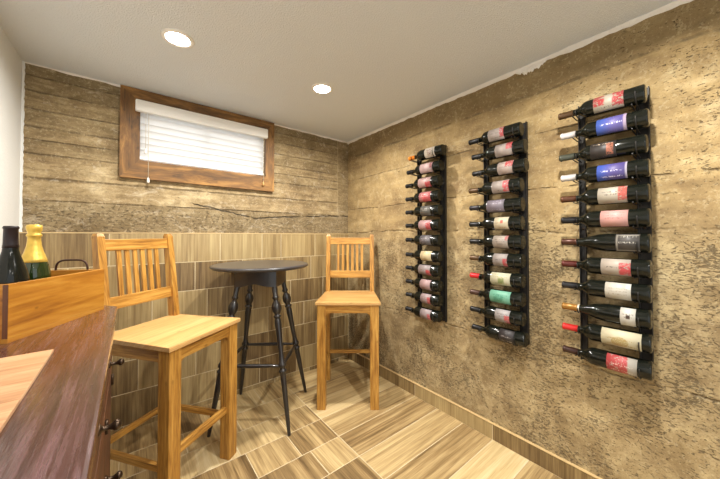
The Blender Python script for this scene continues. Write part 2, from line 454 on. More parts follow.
# tiled wainscot on the back wall
zl = [1.258 - .2035 * i for i in range(7)] + [0.0]
rowx = [[XL, -.10, .225, .536, .855, 1.02, 1.355, 1.69, XR],
        [XL, -.28, .045, .37, .70, 1.03, 1.31, 1.60, XR]]
rects = []
for i in range(7):
    xs = rowx[i % 2] if i < 2 else sorted({XL, XR} | {round(v, 3) for v in [XL + (((i * .13) % .33)) + .33 * k for k in range(8)] if XL + .03 < v < XR - .03})
    for a, b_ in zip(xs[:-1], xs[1:]): rects.append((a, b_, zl[i+1], zl[i], 'b'))
tr1 = struct(thing('trim_1', None, None))
bm = B(); box(bm, ((XL+XR)/2, YB - .0046, .629), (XR-XL, .0092, 1.258)); obj('grout_bed', bm, M['grout'], tr1)
w = tiles('wall_tiles', M['wall_tile'], 'back', rects); w.parent = tr1
bm = B(); box(bm, ((XL+XR)/2, YB - .006, 1.2605), (XR-XL, .012, .005)); obj('edge_strip', bm, M['edge_trim'], tr1)
# tiled skirting on the right wall
bb = struct(thing('baseboard_right', None, None))
ys = [YB - .011]; k = .27
while ys[-1] > YN: ys.append(max(YN, ys[-1] - k)); k = .61
rects = [(b_, a, .0035, .098, 'b') for a, b_ in zip(ys[:-1], ys[1:])]
bm = B(); box(bm, (XR - .0056, (YN+YB-.011)/2, .05), (.0112, YB-YN-.011, .097)); obj('grout_bed', bm, M['grout'], bb)
w = tiles('skirting_tiles', M['wall_tile'], 'right', rects, thick=.012); w.parent = bb
bm = B(); box(bm, (XR - .007, (YN+YB-.011)/2, .1005), (.014, YB-YN-.011, .005)); obj('edge_strip', bm, M['edge_trim'], bb)

# rough plaster bead where the ceiling meets the concrete
def bead(name, pts, dirs, w0, mat, seed):
    r = random.Random(seed); bm = B(); prev = None
    n = len(pts); ww = w0
    for i, p in enumerate(pts):
        ww = .6 * ww + .4 * (w0 * (.6 + 1.1 * r.random()))
        q = [Vector(p), Vector(p) + Vector(dirs) * ww * .8, Vector(p) + Vector(dirs) * ww * .45 + Vector((0, 0, -ww * .5)), Vector(p) + Vector((0, 0, -ww))]
        vs = [bm.verts.new(v) for v in q]
        if prev:
            for a in range(4):
                c = (a + 1) % 4; bm.faces.new([prev[a], prev[c], vs[c], vs[a]])
        else: bm.faces.new(vs)
        prev = vs
    bm.faces.new(prev[::-1])
    return struct(obj(name, bm, mat))
N = 160
bead('trim_2', [(XR + .002, YN + (YB-YN) * i / N, H + .002) for i in range(N+1)], (-1, 0, 0), .019, M['plaster'], 3)
bead('trim_3', [(XL + (XR-XL) * i / 90, YB + .002, H + .002) for i in range(91)], (0, -1, 0), .011, M['plaster'], 4)
# thicker smear of plaster on the right wall and paint run in the left corner
bm = B(); r5 = random.Random(5); prev = None
for i in range(31):
    t = i / 30; y = .74 - .20 * t; hh = .012 + .036 * math.sin(PI * min(1, t * 1.15)) * (.6 + .6 * r5.random())
    vs = [bm.verts.new(v) for v in ((XR + .001, y, H), (XR - .008, y, H), (XR - .006, y, H - hh * .7), (XR + .001, y, H - hh))]
    if prev:
        for a in range(4): bm.faces.new([prev[a], prev[(a+1) % 4], vs[(a+1) % 4], vs[a]])
    else: bm.faces.new(vs)
    prev = vs
bm.faces.new(prev[::-1]); struct(obj('trim_4', bm, M['plaster']))
bm = B(); prev = None
for i in range(61):
    z = 1.262 + (H - 1.262) * i / 60; ww = .008 + .004 * r5.random()
    vs = [bm.verts.new(v) for v in ((XL - .001, YB + .001, z), (XL + ww, YB + .001, z), (XL + ww * .8, YB - .004, z), (XL - .001, YB - .006, z))]
    if prev:
        for a in range(4): bm.faces.new([prev[a], prev[(a+1) % 4], vs[(a+1) % 4], vs[a]])
    else: bm.faces.new(vs)
    prev = vs
bm.faces.new(prev[::-1]); struct(obj('trim_5', bm, M['leftwall']))

# ------------------------------------------------------------------ window
win = struct(thing('window_1', None, None))
FX0, FX1, FZ0, FZ1 = -.056, .947, 1.614, 2.196
fy, ft_ = YB - .014, .028
def mitred(bm, pts, y0, y1, horiz):
    vs = [bm.verts.new((p[0], y0, p[1])) for p in pts] + [bm.verts.new((p[0], y1, p[1])) for p in pts]
    lay = uvl(bm); n = 4
    fs = [bm.faces.new(vs[:4]), bm.faces.new(vs[4:][::-1])] + [bm.faces.new([vs[i], vs[(i+1) % n], vs[(i+1) % n + n], vs[i+n]]) for i in range(n)]
    for f in fs:
        for l in f.loops:
            c = l.vert.co
            l[lay].uv = (c.x, c.z + c.y) if horiz else (c.z, c.x + c.y)
for nm, pts, hz in (('casing_board', [(FX0, FZ0), (FX1, FZ0), (WX1, WZ0), (WX0, WZ0)], 1), ('casing_board', [(FX0, FZ1), (WX0, WZ1), (WX1, WZ1), (FX1, FZ1)], 1),
                    ('casing_board', [(FX0, FZ0), (WX0, WZ0), (WX0, WZ1), (FX0, FZ1)], 0), ('casing_board', [(FX1, FZ0), (FX1, FZ1), (WX1, WZ1), (WX1, WZ0)], 0)):
    bm = B(); mitred(bm, pts, YB - .030, YB - .0005, hz); obj(nm, bm, M['walnut'], win)
bm = B(); cx, cz = (WX0+WX1)/2, (WZ0+WZ1)/2
for c, s in (((WX0+.012, YB+.15, cz), (.024, .04, WZ1-WZ0)), ((WX1-.012, YB+.15, cz), (.024, .04, WZ1-WZ0)), ((cx, YB+.15, WZ0+.012), (WX1-WX0, .04, .024)), ((cx, YB+.15, WZ1-.012), (WX1-WX0, .04, .024)), ((cx, YB+.15, cz), (.03, .035, WZ1-WZ0))):
    box(bm, c, s)
obj('sash', bm, M['white'], win)
bm = B(); box(bm, (cx, YB+.15, cz), (WX1-WX0-.03, .006, WZ1-WZ0-.03)); obj('glass_pane', bm, M['pane'], win)

# blind
bl = thing('window_blind', 'white horizontal slat blind with a valance, closed over the small basement window', 'blind', (cx - .010, YB, WZ0))
ox, oy, oz = cx, YB, WZ0
bm = B(); box(bm, (.0, -.052, 2.080-oz), (.862, .034, .076), bev=.010); obj('valance', bm, M['white'], bl)
bm = B(); box(bm, (.0, -.026, 2.09-oz), (.828, .026, .04)); obj('head_rail', bm, M['white'], bl)
zs0, zs1, ns = 1.785, 2.045, 7
for i in range(ns):
    z = zs0 + (zs1 - zs0) * i / (ns - 1)
    bm = B(); R = Matrix.Rotation(math.radians(-60), 3, 'X')
    n = 6; w_ = .050; prevt = prevb = None
    for k in range(n + 1):
        a = (k / n - .5); cr = .006 * (1 - 4 * a * a)
        for sx in (-1, 1): pass
        pt = [bm.verts.new(R @ Vector((sx * .412, a * w_, cr + .0012)) + Vector((0, -.014, z - oz))) for sx in (-1, 1)]
        pb = [bm.verts.new(R @ Vector((sx * .412, a * w_, cr - .0012)) + Vector((0, -.014, z - oz))) for sx in (-1, 1)]
        if prevt:
            bm.faces.new([prevt[0], prevt[1], pt[1], pt[0]]); bm.faces.new([prevb[0], pb[0], pb[1], prevb[1]])
            bm.faces.new([prevt[0], pt[0], pb[0], prevb[0]]); bm.faces.new([prevt[1], prevb[1], pb[1], pt[1]])
        else: bm.faces.new([pt[0], pt[1], pb[1], pb[0]])
        prevt, prevb = pt, pb
    bm.faces.new([prevt[0], prevb[0], prevb[1], prevt[1]])
    obj('slat', bm, M['slat'], bl)
bm = B(); box(bm, (0, -.016, 1.750-oz), (.824, .020, .018), bev=.003); obj('bottom_rail', bm, M['white'], bl)
for (x, z1, z0) in ((.10, 2.06, 1.612), (.862, 2.06, 1.675), (.085, 2.06, 1.80)):
    bm = B(); tube(bm, [(x-ox, -.040, z1-oz), (x-ox, -.041, z0-oz)], .0016, 6); cd = obj('pull_cord', bm, M['cord'], bl)
    bm = B(); lathe(bm, (x-ox, -.041, z0-oz+.012), (0, 0, -1), [(0, .002), (.004, .005), (.022, .0085), (.034, .0075), (.036, .003)], 12)
    obj('tassel', bm, M['white'] if x < .09 or x == .10 else M['tassel'], cd)

# ------------------------------------------------------------------ downlights
def downlight(x, y, label, r=.062):
    t = thing('recessed_light', label, 'ceiling light', (x, y, H), group='recessed lights in the ceiling')
    bm = B(); lathe(bm, (0, 0, 0), (0, 0, -1), [(-.004, r*.80), (-.004, r*1.12), (.002, r*1.14), (.006, r*1.05), (.006, r*.86), (.002, r*.80), (-.004, r*.80)], 40, cap=False)
    obj('trim_ring', bm, M['white'], t)
    bm = B(); lathe(bm, (0, 0, 0), (0, 0, -1), [(0, r*.81), (.0035, r*.8), (.0045, r*.5), (.005, 0)], 40); obj('lens', bm, M['lens'], t)
    return t
LAMPS = [(.173, 1.633, 'round recessed ceiling light nearer the left wall, above the window'),
         (.969, 1.607, 'round recessed ceiling light nearer the corner, above the small table')]
for x, y, l in LAMPS: downlight(x, y, l)
def lamp(name, x, y, e, size=.06):
    L = bpy.data.lights.new(name, 'AREA'); L.shape = 'DISK'; L.size = size; L.energy = e; L.color = (1, .955, .885); L.spread = math.radians(165)
    o = bpy.data.objects.new(name, L); o.location = (x, y, H - .012); C.objects.link(o)
lamp('downlight_source', .173, 1.633, 13); lamp('downlight_source', .969, 1.607, 21)
lamp('downlight_source', .969, .25, 25); lamp('downlight_source', .173, .25, 8)
lamp('downlight_source', .969, -1.15, 9); lamp('downlight_source', .173, -1.15, 9)
sun = bpy.data.lights.new('sun', 'SUN'); sun.energy = 2.2; sun.angle = .2; sun.color = (1, .98, .95)
so = bpy.data.objects.new('sun', sun); so.rotation_euler = (math.radians(-76), 0, math.radians(-8)); C.objects.link(so)

# ------------------------------------------------------------------ bar stools
def make_stool(label, loc, rz, front_bar):
    t = thing('bar_stool', label, 'bar stool', loc, rz, 'golden wooden bar stools')
    WF, WB_, D, ZS = .466, .412, .450, .765
    W, WS = M['stool'], M['stool_seat']
    # seat (tapers to the back, notched look comes from the stiles standing through it)
    bm = B()
    prism(bm, [(-WF/2, -D/2), (WF/2, -D/2), (WB_/2, D/2), (-WB_/2, D/2)], ZS - .021, ZS, bev=.003, grain=0)
    obj('seat', bm, WS, t)
    lf = .062; xf = WF/2 - .012 - lf/2; yf = -D/2 + .012 + lf/2
    for sx in (-1, 1):
        bm = B(); box(bm, (sx*xf, yf, (ZS-.021)/2), (lf, lf, ZS-.021), bev=.004); obj('leg', bm, W, t)
    xb = WB_/2 - .018; yb = D/2 - .012
    for sx in (-1, 1):
        # back leg and stile in one sweep: vertical to the seat then leaning back
        bm = B(); prof = [(0, yb + .022, .046), (.70, yb - .012, .048), (.765, yb - .012, .048), (1.0, yb + .013, .044), (1.236, yb + .040, .036), (1.250, yb + .042, .026)]
        lay = uvl(bm); prev = None; wd = .017
        for z, y, d in prof:
            x0 = wd * (.75 if z > 1.24 else 1)
            vs = [bm.verts.new((sx*xb + a, y + b_, z)) for a, b_ in ((-x0, -d/2), (x0, -d/2), (x0, d/2), (-x0, d/2))]
            if prev:
                for a in range(4):
                    f = bm.faces.new([prev[a], prev[(a+1) % 4], vs[(a+1) % 4], vs[a]])
                    for l in f.loops: l[lay].uv = (l.vert.co.z, l.vert.co.x + l.vert.co.y + sx)
            else: bm.faces.new(vs)
            prev = vs
        bm.faces.new(prev); obj('back_leg', bm, W, t)
    # aprons
    za = ZS - .021 - .030
    bm = B(); box(bm, (0, yf - .012, za), (2*xf - lf + .004, .022, .060), bev=.002); obj('apron', bm, W, t)
    bm = B(); box(bm, (0, yb - .012, za), (2*xb - .03, .022, .060), bev=.002); obj('apron', bm, W, t)
    for sx in (-1, 1):
        a = Vector((sx*(xf+.006), yf + lf/2 - .003)); b_ = Vector((sx*(xb), yb - .034)); d = b_ - a
        R = Matrix.Rotation(math.atan2(-d.x, d.y), 3, 'Z')
        bm = B(); box(bm, ((a.x+b_.x)/2, (a.y+b_.y)/2, za), (.022, d.length, .060), R, .002); obj('apron', bm, W, t)
        bm = B(); box(bm, ((a.x+b_.x)/2, (a.y+b_.y)/2 + .006, .222), (.020, d.length + .012, .030), R, .002); obj('stretcher', bm, W, t)
        # small corner brackets that round the apron into the front legs
        bm = B()
        x0 = sx*(xf - lf/2 + .001); s = -sx
        vs = []
        for yy in (yf - .022, yf - .004):
            vs.append([bm.verts.new((x0, yy, za - .029)), bm.verts.new((x0 + s*.030, yy, za - .029)), bm.verts.new((x0 + s*.010, yy, za - .038)), bm.verts.new((x0, yy, za - .060))])
        bm.faces.new(vs[0]); bm.faces.new(vs[1][::-1])
        for a_ in range(4): bm.faces.new([vs[0][a_], vs[0][(a_+1) % 4], vs[1][(a_+1) % 4], vs[1][a_]])
        obj('corner_bracket', bm, W, t)
    bm = B(); box(bm, (0, yb + .008, .244), (2*xb - .03, .020, .028), bev=.002); obj('stretcher', bm, W, t)
    if front_bar:
        bm = B(); box(bm, (0, yf, .272), (2*xf - lf + .004, .024, .034), bev=.003); obj('stretcher', bm, W, t)
    # back: two rails, six slats, following the lean
    yat = lambda z: yb - .012 + (z - .765) * .052 / .471 if z > .765 else yb - .012
    tilt = Matrix.Rotation(-math.atan2(.052, .471), 3, 'X')
    for z, h in ((1.193, .058), (.908, .060)):
        bm = B(); box(bm, (0, yat(z), z), (2*xb - .030, .022, h), tilt, .003); obj('top_rail' if z > 1 else 'lower_rail', bm, W, t)
    for k in range(6):
        z0, z1 = .935, 1.168; zc = (z0+z1)/2
        bm = B(); box(bm, ((k-2.5)*.041, yat(zc), zc), (.022, .012, (z1-z0)*1.01), tilt, .002); obj('back_slat', bm, W, t)
    return t
make_stool('golden wooden bar stool between sideboard and table, angled, with a front footrest bar', (.1835, 1.7775, .0035), .651, True)
make_stool('golden wooden bar stool standing in the room corner right of the table, facing the camera', (1.353, 1.832, .0035), -.674, False)

# ------------------------------------------------------------------ bistro table
tc = (.727, 2.026)
tb = thing('pub_table', 'tall round charcoal pub table on four splayed turned legs, between the stools', 'table', (tc[0], tc[1], .0035))
bm = B(); lathe(bm, (0, 0, 1.014), (0, 0, 1), [(0, .285), (.004, .312), (.010, .322), (.018, .326), (.024, .322), (.027, .314), (.028, .30)], 72)
obj('tabletop', bm, M['charcoal'], tb)
ang = [math.radians(a) for a in (-80.5, 6.5, 96.5, 186.5)]
# scalloped apron: four bowed boards between the leg tops
ra = .190
for k in range(4):
    a0, a1 = ang[k], ang[(k+1) % 4]
    p0 = Vector((math.cos(a0), math.sin(a0))) * ra; p1 = Vector((math.cos(a1), math.sin(a1))) * ra
    nrm = ((p0 + p1) / 2).normalized(); bm = B(); prev = None; n = 16
    for i in range(n + 1):
        s = i / n; p = p0.lerp(p1, s) + nrm * .03 * math.sin(PI * s)
        zb = .902 + .020 * (0.5 - .5 * math.cos(2 * PI * min(1, max(0, (s - .12) / .76))))
        vs = [bm.verts.new((p.x, p.y, zb)), bm.verts.new((p.x, p.y, 1.016)), bm.verts.new((p.x - nrm.x*.016, p.y - nrm.y*.016, 1.016)), bm.verts.new((p.x - nrm.x*.016, p.y - nrm.y*.016, zb))]
        if prev:
            for a in range(4): bm.faces.new([prev[a], prev[(a+1) % 4], vs[(a+1) % 4], vs[a]])
        else: bm.faces.new(vs)
        prev = vs
    bm.faces.new(prev[::-1]); obj('apron', bm, M['charcoal_leg'], tb)
legprof = [(0, .010), (.01, .010), (.05, .012), (.34, .0185), (.365, .019), (.372, .024), (.380, .024), (.387, .017), (.396, .0165), (.403, .024), (.418, .025), (.430, .017),
           (.47, .015), (.60, .018), (.66, .0215), (.69, .020), (.698, .015), (.706, .025), (.714, .025), (.720, .015), (.730, .021), (.752, .030), (.772, .031), (.792, .026), (.808, .015), (.818, .014), (.825, .021), (.834, .021), (.842, .016), (.90, .019), (1.0, .022), (1.012, .020)]
top, bot = [], []
for a, rf in zip(ang, (.345, .375, .335, .338)):
    f = Vector((math.cos(a) * rf, math.sin(a) * rf, 0)); u = Vector((math.cos(a) * .150, math.sin(a) * .150, 1.0))
    ax = u - f; L = ax.length
    bm = B(); lathe(bm, f, ax, [(d * L, r) for d, r in legprof], 18); obj('leg', bm, M['charcoal_leg'], tb)
    bot.append(f.lerp(u, .405)); top.append(u)
for k in range(4):
    a, b_ = bot[k], bot[(k+1) % 4]
    bm = B(); L = (b_-a).length; lathe(bm, a, b_ - a, [(0, .008), (L*.1, .009), (L*.3, .0115), (L*.5, .013), (L*.7, .0115), (L*.9, .009), (L, .008)], 12)
    obj('stretcher', bm, M['charcoal_leg'], tb)

# ------------------------------------------------------------------ sideboard
ZC = .951; XE = -.037; XF = -.052; XW = XL + .004
sb = thing('sideboard', 'dark reddish wooden sideboard with a glossy worktop along the left wall', 'sideboard', (-.25, .7, .0035))
def SB(x, y, z): return (x + .25, y - .7, z - .0035)
bm = B(); prism(bm, [(XW + .25, -1.1), (XE + .25, -1.1), (XE + .25, 1.565 - .7), (-.085 + .25, 1.632 - .7), (-.16 + .25, 1.70 - .7), (XW + .25, 1.70 - .7)], ZC - .032 - .0035, ZC - .0035, bev=.006)
obj('worktop', bm, M['counter'], sb)
bm = B(); prism(bm, [(XW + .255, -1.08), (XF + .232, -1.08), (XF + .232, 1.50 - .7), (XF + .232 - .10, 1.64 - .7), (XW + .255, 1.64 - .7)], .06, ZC - .034 - .0035)
obj('carcass', bm, M['cabinet'], sb)
bm = B(); box(bm, SB((XW+XF)/2 - .01, .58, .033), (XF - XW - .05, 1.8, .06)); obj('plinth', bm, M['cabinet'], sb)
def knob(parent, y, z, s=1.0):
    bm = B()
    lathe(bm, SB(XF - .0005, y, z), (1, 0, 0), [(0, .013), (.003, .013), (.006, .008), (.010, .0055), (.020, .0055), (.025, .008), (.029, .0115), (.034, .0120), (.040, .008), (.042, .002)], 18)
    o = obj('knob', bm, M['knob'], parent); return o
def front(kind, y0, y1, z0, z1, ky, kz):
    bm = B(); yc_, zc_ = (y0+y1)/2, (z0+z1)/2
    box(bm, SB(XF - .009, yc_, zc_), (.018, y1-y0-.006, z1-z0-.006), bev=.002, grain=1)
    o = obj(kind, bm, M['cabinet'], sb); knob(o, ky, kz); return o
yy = [1.50, 1.14, .70, .26, -.18]
for a, b_ in zip(yy[1:], yy[:-1]):
    front('drawer', a, b_, .735, .905, (a+b_)/2 - (.03 if b_ < 1.2 else 0), .800)
    d = front('door', a, b_, .075, .73, (a + .04) if b_ > 1.3 else (a+b_)/2, .497)
    for hz in (.66, .16):
        bm = B(); lathe(bm, SB(XF + .003, b_ - .004, hz), (0, 0, 1), [(0, .0045), (.04, .0045)], 10); obj('hinge', bm, M['knob'], d)
# pale board lying on the worktop
bm = B()
box(bm, (0, .42 - .285/1, .004), (.295, .56, .008), bev=.0015, grain=0)
box(bm, (0, .42 + .1375, .004), (.295, .284, .008), bev=.0015, grain=0)
bd = obj('serving_board', bm, M['board'], loc=(-.2945, .35, ZC))
tag(bd, 'pale planked wooden board lying flat on the dark sideboard, in front of the crate', 'board')

# ------------------------------------------------------------------ crate of bottles
A = Vector((-.2567, 1.21)); dv = Vector((.483, .875)).normalized(); Lb, Wb, Hb = .370, .215, .160
cr = thing('wine_crate', 'golden pine crate with a metal handle, standing askew on the sideboard', 'crate', (A.x, A.y, ZC), math.atan2(dv.y, dv.x))
# local x along the long side, local y to the left of it (away from the camera)
bm = B(); box(bm, (Lb/2, Wb/2, .006), (Lb, Wb, .012)); obj('bottom', bm, M['crate'], cr)
th = .012
for y in (th/2, Wb - th/2):
    bm = B(); box(bm, (Lb/2, y, (Hb+.012)/2), (Lb, th, Hb - .012), bev=.0012); o = obj('side_panel', bm, M['crate'], cr)
bm = B(); box(bm, (-.0008, th/2, (Hb+.012)/2), (.0016, th, Hb - .014)); obj('end_grain', bm, M['crate_end'], o)
for x in (th/2 + .004, Lb - th/2 - .004):
    bm = B(); box(bm, (x, Wb/2, (Hb+.010)/2), (th, Wb - 2*th, Hb - .012), bev=.001, grain=1); e = obj('end_panel', bm, M['crate'], cr)
    if x > .1:
        pts = []
        w0, w1 = .052, .160
        for q in range(17):
            a = PI * q / 16; cx_ = (w0+w1)/2
            px = cx_ - math.copysign(abs(math.cos(a)) ** .5, math.cos(a)) * (w1-w0)/2
            pts.append((x, px, Hb - .012 + .050 * math.sin(a) ** .6))
        pts = [(x, w0, Hb - .03)] + pts + [(x, w1, Hb - .03)]
        bm = B(); tube(bm, pts, .0036, 8); obj('handle', bm, M['handle'], e)

def bottle_profile(kind):
    if kind == 'bordeaux':
        return [(0, .030), (.002, .0355), (.006, .0380), (.188, .0380), (.200, .0362), (.210, .031), (.219, .023), (.228, .0165), (.240, .0148), (.300, .0140), (.301, .0155), (.306, .0155), (.308, .0140)]
    if kind == 'burgundy':
        return [(0, .031), (.003, .0375), (.008, .0400), (.135, .0400), (.155, .0385), (.175, .0345), (.195, .0285), (.215, .0222), (.235, .0175), (.255, .0152), (.300, .0142), (.301, .0158), (.306, .0158), (.308, .014)]
    if kind == 'champagne':
        return [(0, .034), (.004, .042), (.010, .0440), (.120, .0440), (.150, .0420), (.175, .0370), (.200, .0300), (.225, .0225), (.245, .0178), (.262, .0160), (.270, .0155)]
def foil_profile(kind, f0, f1=.3095):
    p = bottle_profile(kind); out = []
    def rad(d):
        for (a, ra_), (b_, rb) in zip(p[:-1], p[1:]):
            if a <= d <= b_: return ra_ + (rb-ra_) * (d-a)/max(1e-6, b_-a)
        return p[-1][1]
    ds = [f0] + [d for d, _ in p if f0 < d < f1 - .002] + [f1 - .0004]
    return [(d, rad(min(d, .308)) + .0007) for d in ds] + [(f1, rad(.306) - .002)]

def make_upright(label, sxy, kind):
    px, py = sxy
    p = Vector(cr.location) + Matrix.Rotation(cr.rotation_euler.z, 3, 'Z') @ Vector((px, py, .012))
    t = thing('wine_bottle' if kind != 'champagne' else 'champagne_bottle', label, 'bottle', p)
    if kind == 'champagne':
        bm = B(); lathe(bm, (0, 0, 0), (0, 0, 1), bottle_profile(kind), 32); obj('glass_body', bm, M['glassgreen'], t)
        bm = B(); lathe(bm, (0, 0, 0), (0, 0, 1), [(.188, .0338), (.1885, .0344), (.200, .0312), (.225, .0236), (.245, .0188), (.262, .0170), (.276, .0165), (.279, .0195), (.284, .0195), (.287, .0165), (.293, .0165), (.300, .0195), (.310, .0205), (.318, .0185), (.320, .010)], 28)
        obj('gold_foil', bm, M['gold'], t)
    else:
        bm = B(); lathe(bm, (0, 0, 0), (0, 0, 1), bottle_profile(kind), 32); obj('glass_body', bm, M['glassdark'], t)
        bm = B(); lathe(bm, (0, 0, 0), (0, 0, 1), foil_profile(kind, .245), 28); obj('foil_capsule', bm, M['foil_upright'], t)
M['foil_upright'] = plain('foil_black', sr(38, 30, 32), .4, .3)
make_upright('dark wine bottle with black capsule upright in the near end of the crate', (.085, .070), 'burgundy')
make_upright('green champagne bottle with gold foil neck upright in the crate', (.258, .150), 'champagne')

# ------------------------------------------------------------------ wall racks with bottles
_lab = {}
def label_mat(base, layers, ink=None, rows=7, dens=.55, rot=0):
    """layers: (colour, u0,u1,v0,v1, noisy 0..1); ink = colour of illegible print"""
    key = (base, tuple(layers), ink, rows, dens)
    if key in _lab: return _lab[key]
    m, nt, b = new_mat('bottle_label'); g = G(nt); dull = lambda q: tuple((x * .8 + .2 * sum(q) / 3) * .70 for x in q)
    base = dull(base); layers = [(dull(l[0]),) + tuple(l[1:]) for l in layers]
    u, v, _ = g.sep(g.uv()); oi = g.n('ShaderNodeObjectInfo').outputs['Random']
    uvv = g.comb(u, v, g.math('MULTIPLY', oi, 9))
    c = col4(base)
    nz = g.noise(uvv, 7, 4, .6, .8)
    c = g.mix(g.math('MULTIPLY', nz, .25), base, tuple(x * .7 for x in base))
    for (lc, u0, u1, v0, v1, q) in layers:
        e = .03
        mk = g.math('MULTIPLY', g.math('MULTIPLY', g.sstep(u, u0-e, u0+e), g.sstep(u, u1+e, u1-e)), g.math('MULTIPLY', g.sstep(v, v0-e, v0+e), g.sstep(v, v1+e, v1-e)))
        if q == 2:   # gradient across
            mk = g.sstep(u, u0, u1)
        elif q == 3:   # oval outline
            du = g.math('DIVIDE', g.math('SUBTRACT', u, (u0+u1)/2), (u1-u0)/2); dw = g.math('DIVIDE', g.math('SUBTRACT', v, (v0+v1)/2), (v1-v0)/2)
            rr = g.math('ADD', g.math('MULTIPLY', du, du), g.math('MULTIPLY', dw, dw))
            mk = g.math('MULTIPLY', g.math('LESS_THAN', rr, 1.0), g.sstep(g.noise(g.comb(g.math('MULTIPLY', u, 40), g.math('MULTIPLY', v, 20), 0.), 1, 2), .42, .5))
        elif q: mk = g.math('MULTIPLY', mk, g.sstep(g.noise(g.comb(u, v, g.math('MULTIPLY', oi, 5)), 9, 2, .5, 1.5), .62 - .25*q, .66 - .25*q))
        c = g.mix(mk, c, lc)
    if ink:
        row = g.math('FRACT', g.math('MULTIPLY', v, rows))
        rm = g.math('MULTIPLY', g.math('GREATER_THAN', row, .35), g.math('LESS_THAN', row, .85))
        wv = g.noise(g.comb(g.math('MULTIPLY', u, 34), g.math('MULTIPLY', v, rows * 1.7), g.math('MULTIPLY', oi, 7)), 1, 1)
        rowsel = g.math('GREATER_THAN', g.noise(g.comb(0.0, g.math('FLOOR', g.math('MULTIPLY', v, rows)), oi), 2.7, 0), .47)
        mk = g.math('MULTIPLY', g.math('MULTIPLY', rm, rowsel), g.math('GREATER_THAN', wv, dens))
        mk = g.math('MULTIPLY', mk, g.math('MULTIPLY', g.sstep(u, .12, .16), g.sstep(u, .88, .84)))
        mk = g.math('MULTIPLY', mk, g.math('MULTIPLY', g.sstep(v, .1, .14), g.sstep(v, .9, .86)))
        c = g.mix(g.math('MULTIPLY', mk, .8), c, ink)
    g.put(b.inputs['Base Color'], c); b.inputs['Roughness'].default_value = .5
    _lab[key] = m
    return m
_foil = {}
def foil_mat(c):
    if c not in _foil: _foil[c] = plain('foil_capsule', sr(*c), .35, .35, var=.15)
    return _foil[c]
def label_patch(bm, r, d0, d1, half=78, seg=20, centre=180):
    """curved patch on a bottle lying along +y; angle measured in the xz plane"""
    lay = uvl(bm); rows_ = []
    for i in range(seg + 1):
        a = math.radians(centre - half + 2 * half * i / seg)
        rows_.append([bm.verts.new((math.cos(a)*rr, d, math.sin(a)*rr)) for rr, d in ((r, d0), (r, d1), (r-.0008, d1), (r-.0008, d0))])
    for i in range(seg):
        a, b_ = rows_[i], rows_[i+1]
        for k in range(4):
            f = bm.faces.new([a[k], a[(k+1) % 4], b_[(k+1) % 4], b_[k]]); f.smooth = k == 0
            for l in f.loops:
                vv = l.vert; row = i if vv in a else i + 1; idx = (a if vv in a else b_).index(vv)
                l[lay].uv = (0 if idx in (0, 3) else 1, 1 - row / seg)
    bm.faces.new(rows_[0][::-1]); bm.faces.new(rows_[-1])

CREAM, GREYP, PINK = sr(206, 196, 172), sr(176, 160, 150), sr(206, 150, 142)
RED, DRED = sr(196, 40, 44), sr(150, 30, 34)
INK = sr(70, 58, 52); SILV = sr(190, 186, 176)
def redright(base=GREYP, k=1): return (base, ((RED, -.1, .34, .30, 1.1, .75),), INK)
def rednone(base=GREYP): return (base, (), INK)
# (kind, foil colour, label d0, d1, (label material spec), words for the label)
BK, BR, DR, GD = (26, 24, 24), (84, 60, 34), (70, 30, 24), (150, 112, 52)
rack3 = [
 ('bordeaux', BR, .067, .180, (sr(182, 172, 150), ((RED, .62, 1.1, .35, 1.1, .8), (RED, -.1, .36, .15, 1.1, .8)), INK), 'red flowered grey label and brown capsule'),
 ('bordeaux', (206, 200, 196), .067, .178, (sr(96, 84, 168), ((sr(40, 90, 200), .35, .95, 0, 1, 2), (sr(196, 170, 200), -.1, .1, 0, 1, 0)), sr(214, 210, 236)), 'blue and violet label and white capsule, second from top'),
 ('bordeaux', (72, 74, 62), .095, .195, (sr(52, 44, 40), ((sr(178, 96, 60), .1, .36, .2, .8, .8),), sr(206, 186, 160)), 'dark label with pale and copper print'),
 ('bordeaux', (206, 200, 196), .067, .178, (sr(86, 70, 150), ((sr(36, 84, 200), .4, .95, 0, 1, 2), (sr(200, 188, 210), -.1, .06, 0, 1, 0)), sr(214, 210, 236)), 'blue and violet label and white capsule, fourth from top'),
 ('bordeaux', (86, 50, 28), .067, .175, (sr(190, 178, 156), ((sr(216, 84, 64), -.1, .30, .2, 1.1, .9),), INK), 'cream label with an orange-red corner patch'),
 ('bordeaux', (30, 28, 28), .066, .168, (sr(224, 158, 148), (), sr(150, 92, 86)), 'plain pink label'),
 ('burgundy', (72, 40, 26), .031, .118, (sr(72, 66, 60), ((sr(168, 160, 146), .04, .96, .86, .92, 0), (sr(168, 160, 146), .04, .96, .08, .14, 0), (sr(168, 160, 146), .90, .96, .08, .92, 0)), SILV), 'grey bordered label close to its base'),
 ('bordeaux', (86, 34, 26), .060, .168, (sr(190, 174, 156), ((sr(222, 50, 54), -.1, .38, .1, .75, .9),), INK), 'cream label with a bright red lower corner'),
 ('bordeaux', (36, 34, 34), .060, .155, (sr(214, 206, 188), ((sr(236, 232, 220), .0, .2, .65, .95, 0),), sr(120, 108, 92)), 'off-white label with a small round sticker'),
 ('burgundy', (150, 106, 44), .046, .092, (sr(220, 214, 200), ((sr(70, 50, 40), .35, .62, .45, .62, 0),), sr(80, 66, 56)), 'narrow white label and gold capsule'),
 ('bordeaux', (206, 44, 40), .031, .170, (sr(222, 210, 168), ((sr(190, 160, 70), .30, .74, .12, .62, 3),), sr(150, 120, 60)), 'long cream label with a gold oval and red capsule'),
 ('bordeaux', (60, 36, 26), .045, .153, (sr(186, 176, 160), ((sr(200, 44, 46), .30, 1.1, -.1, 1.1, 1),), sr(230, 214, 200)), 'red and grey label, lowest of its rack'),
]
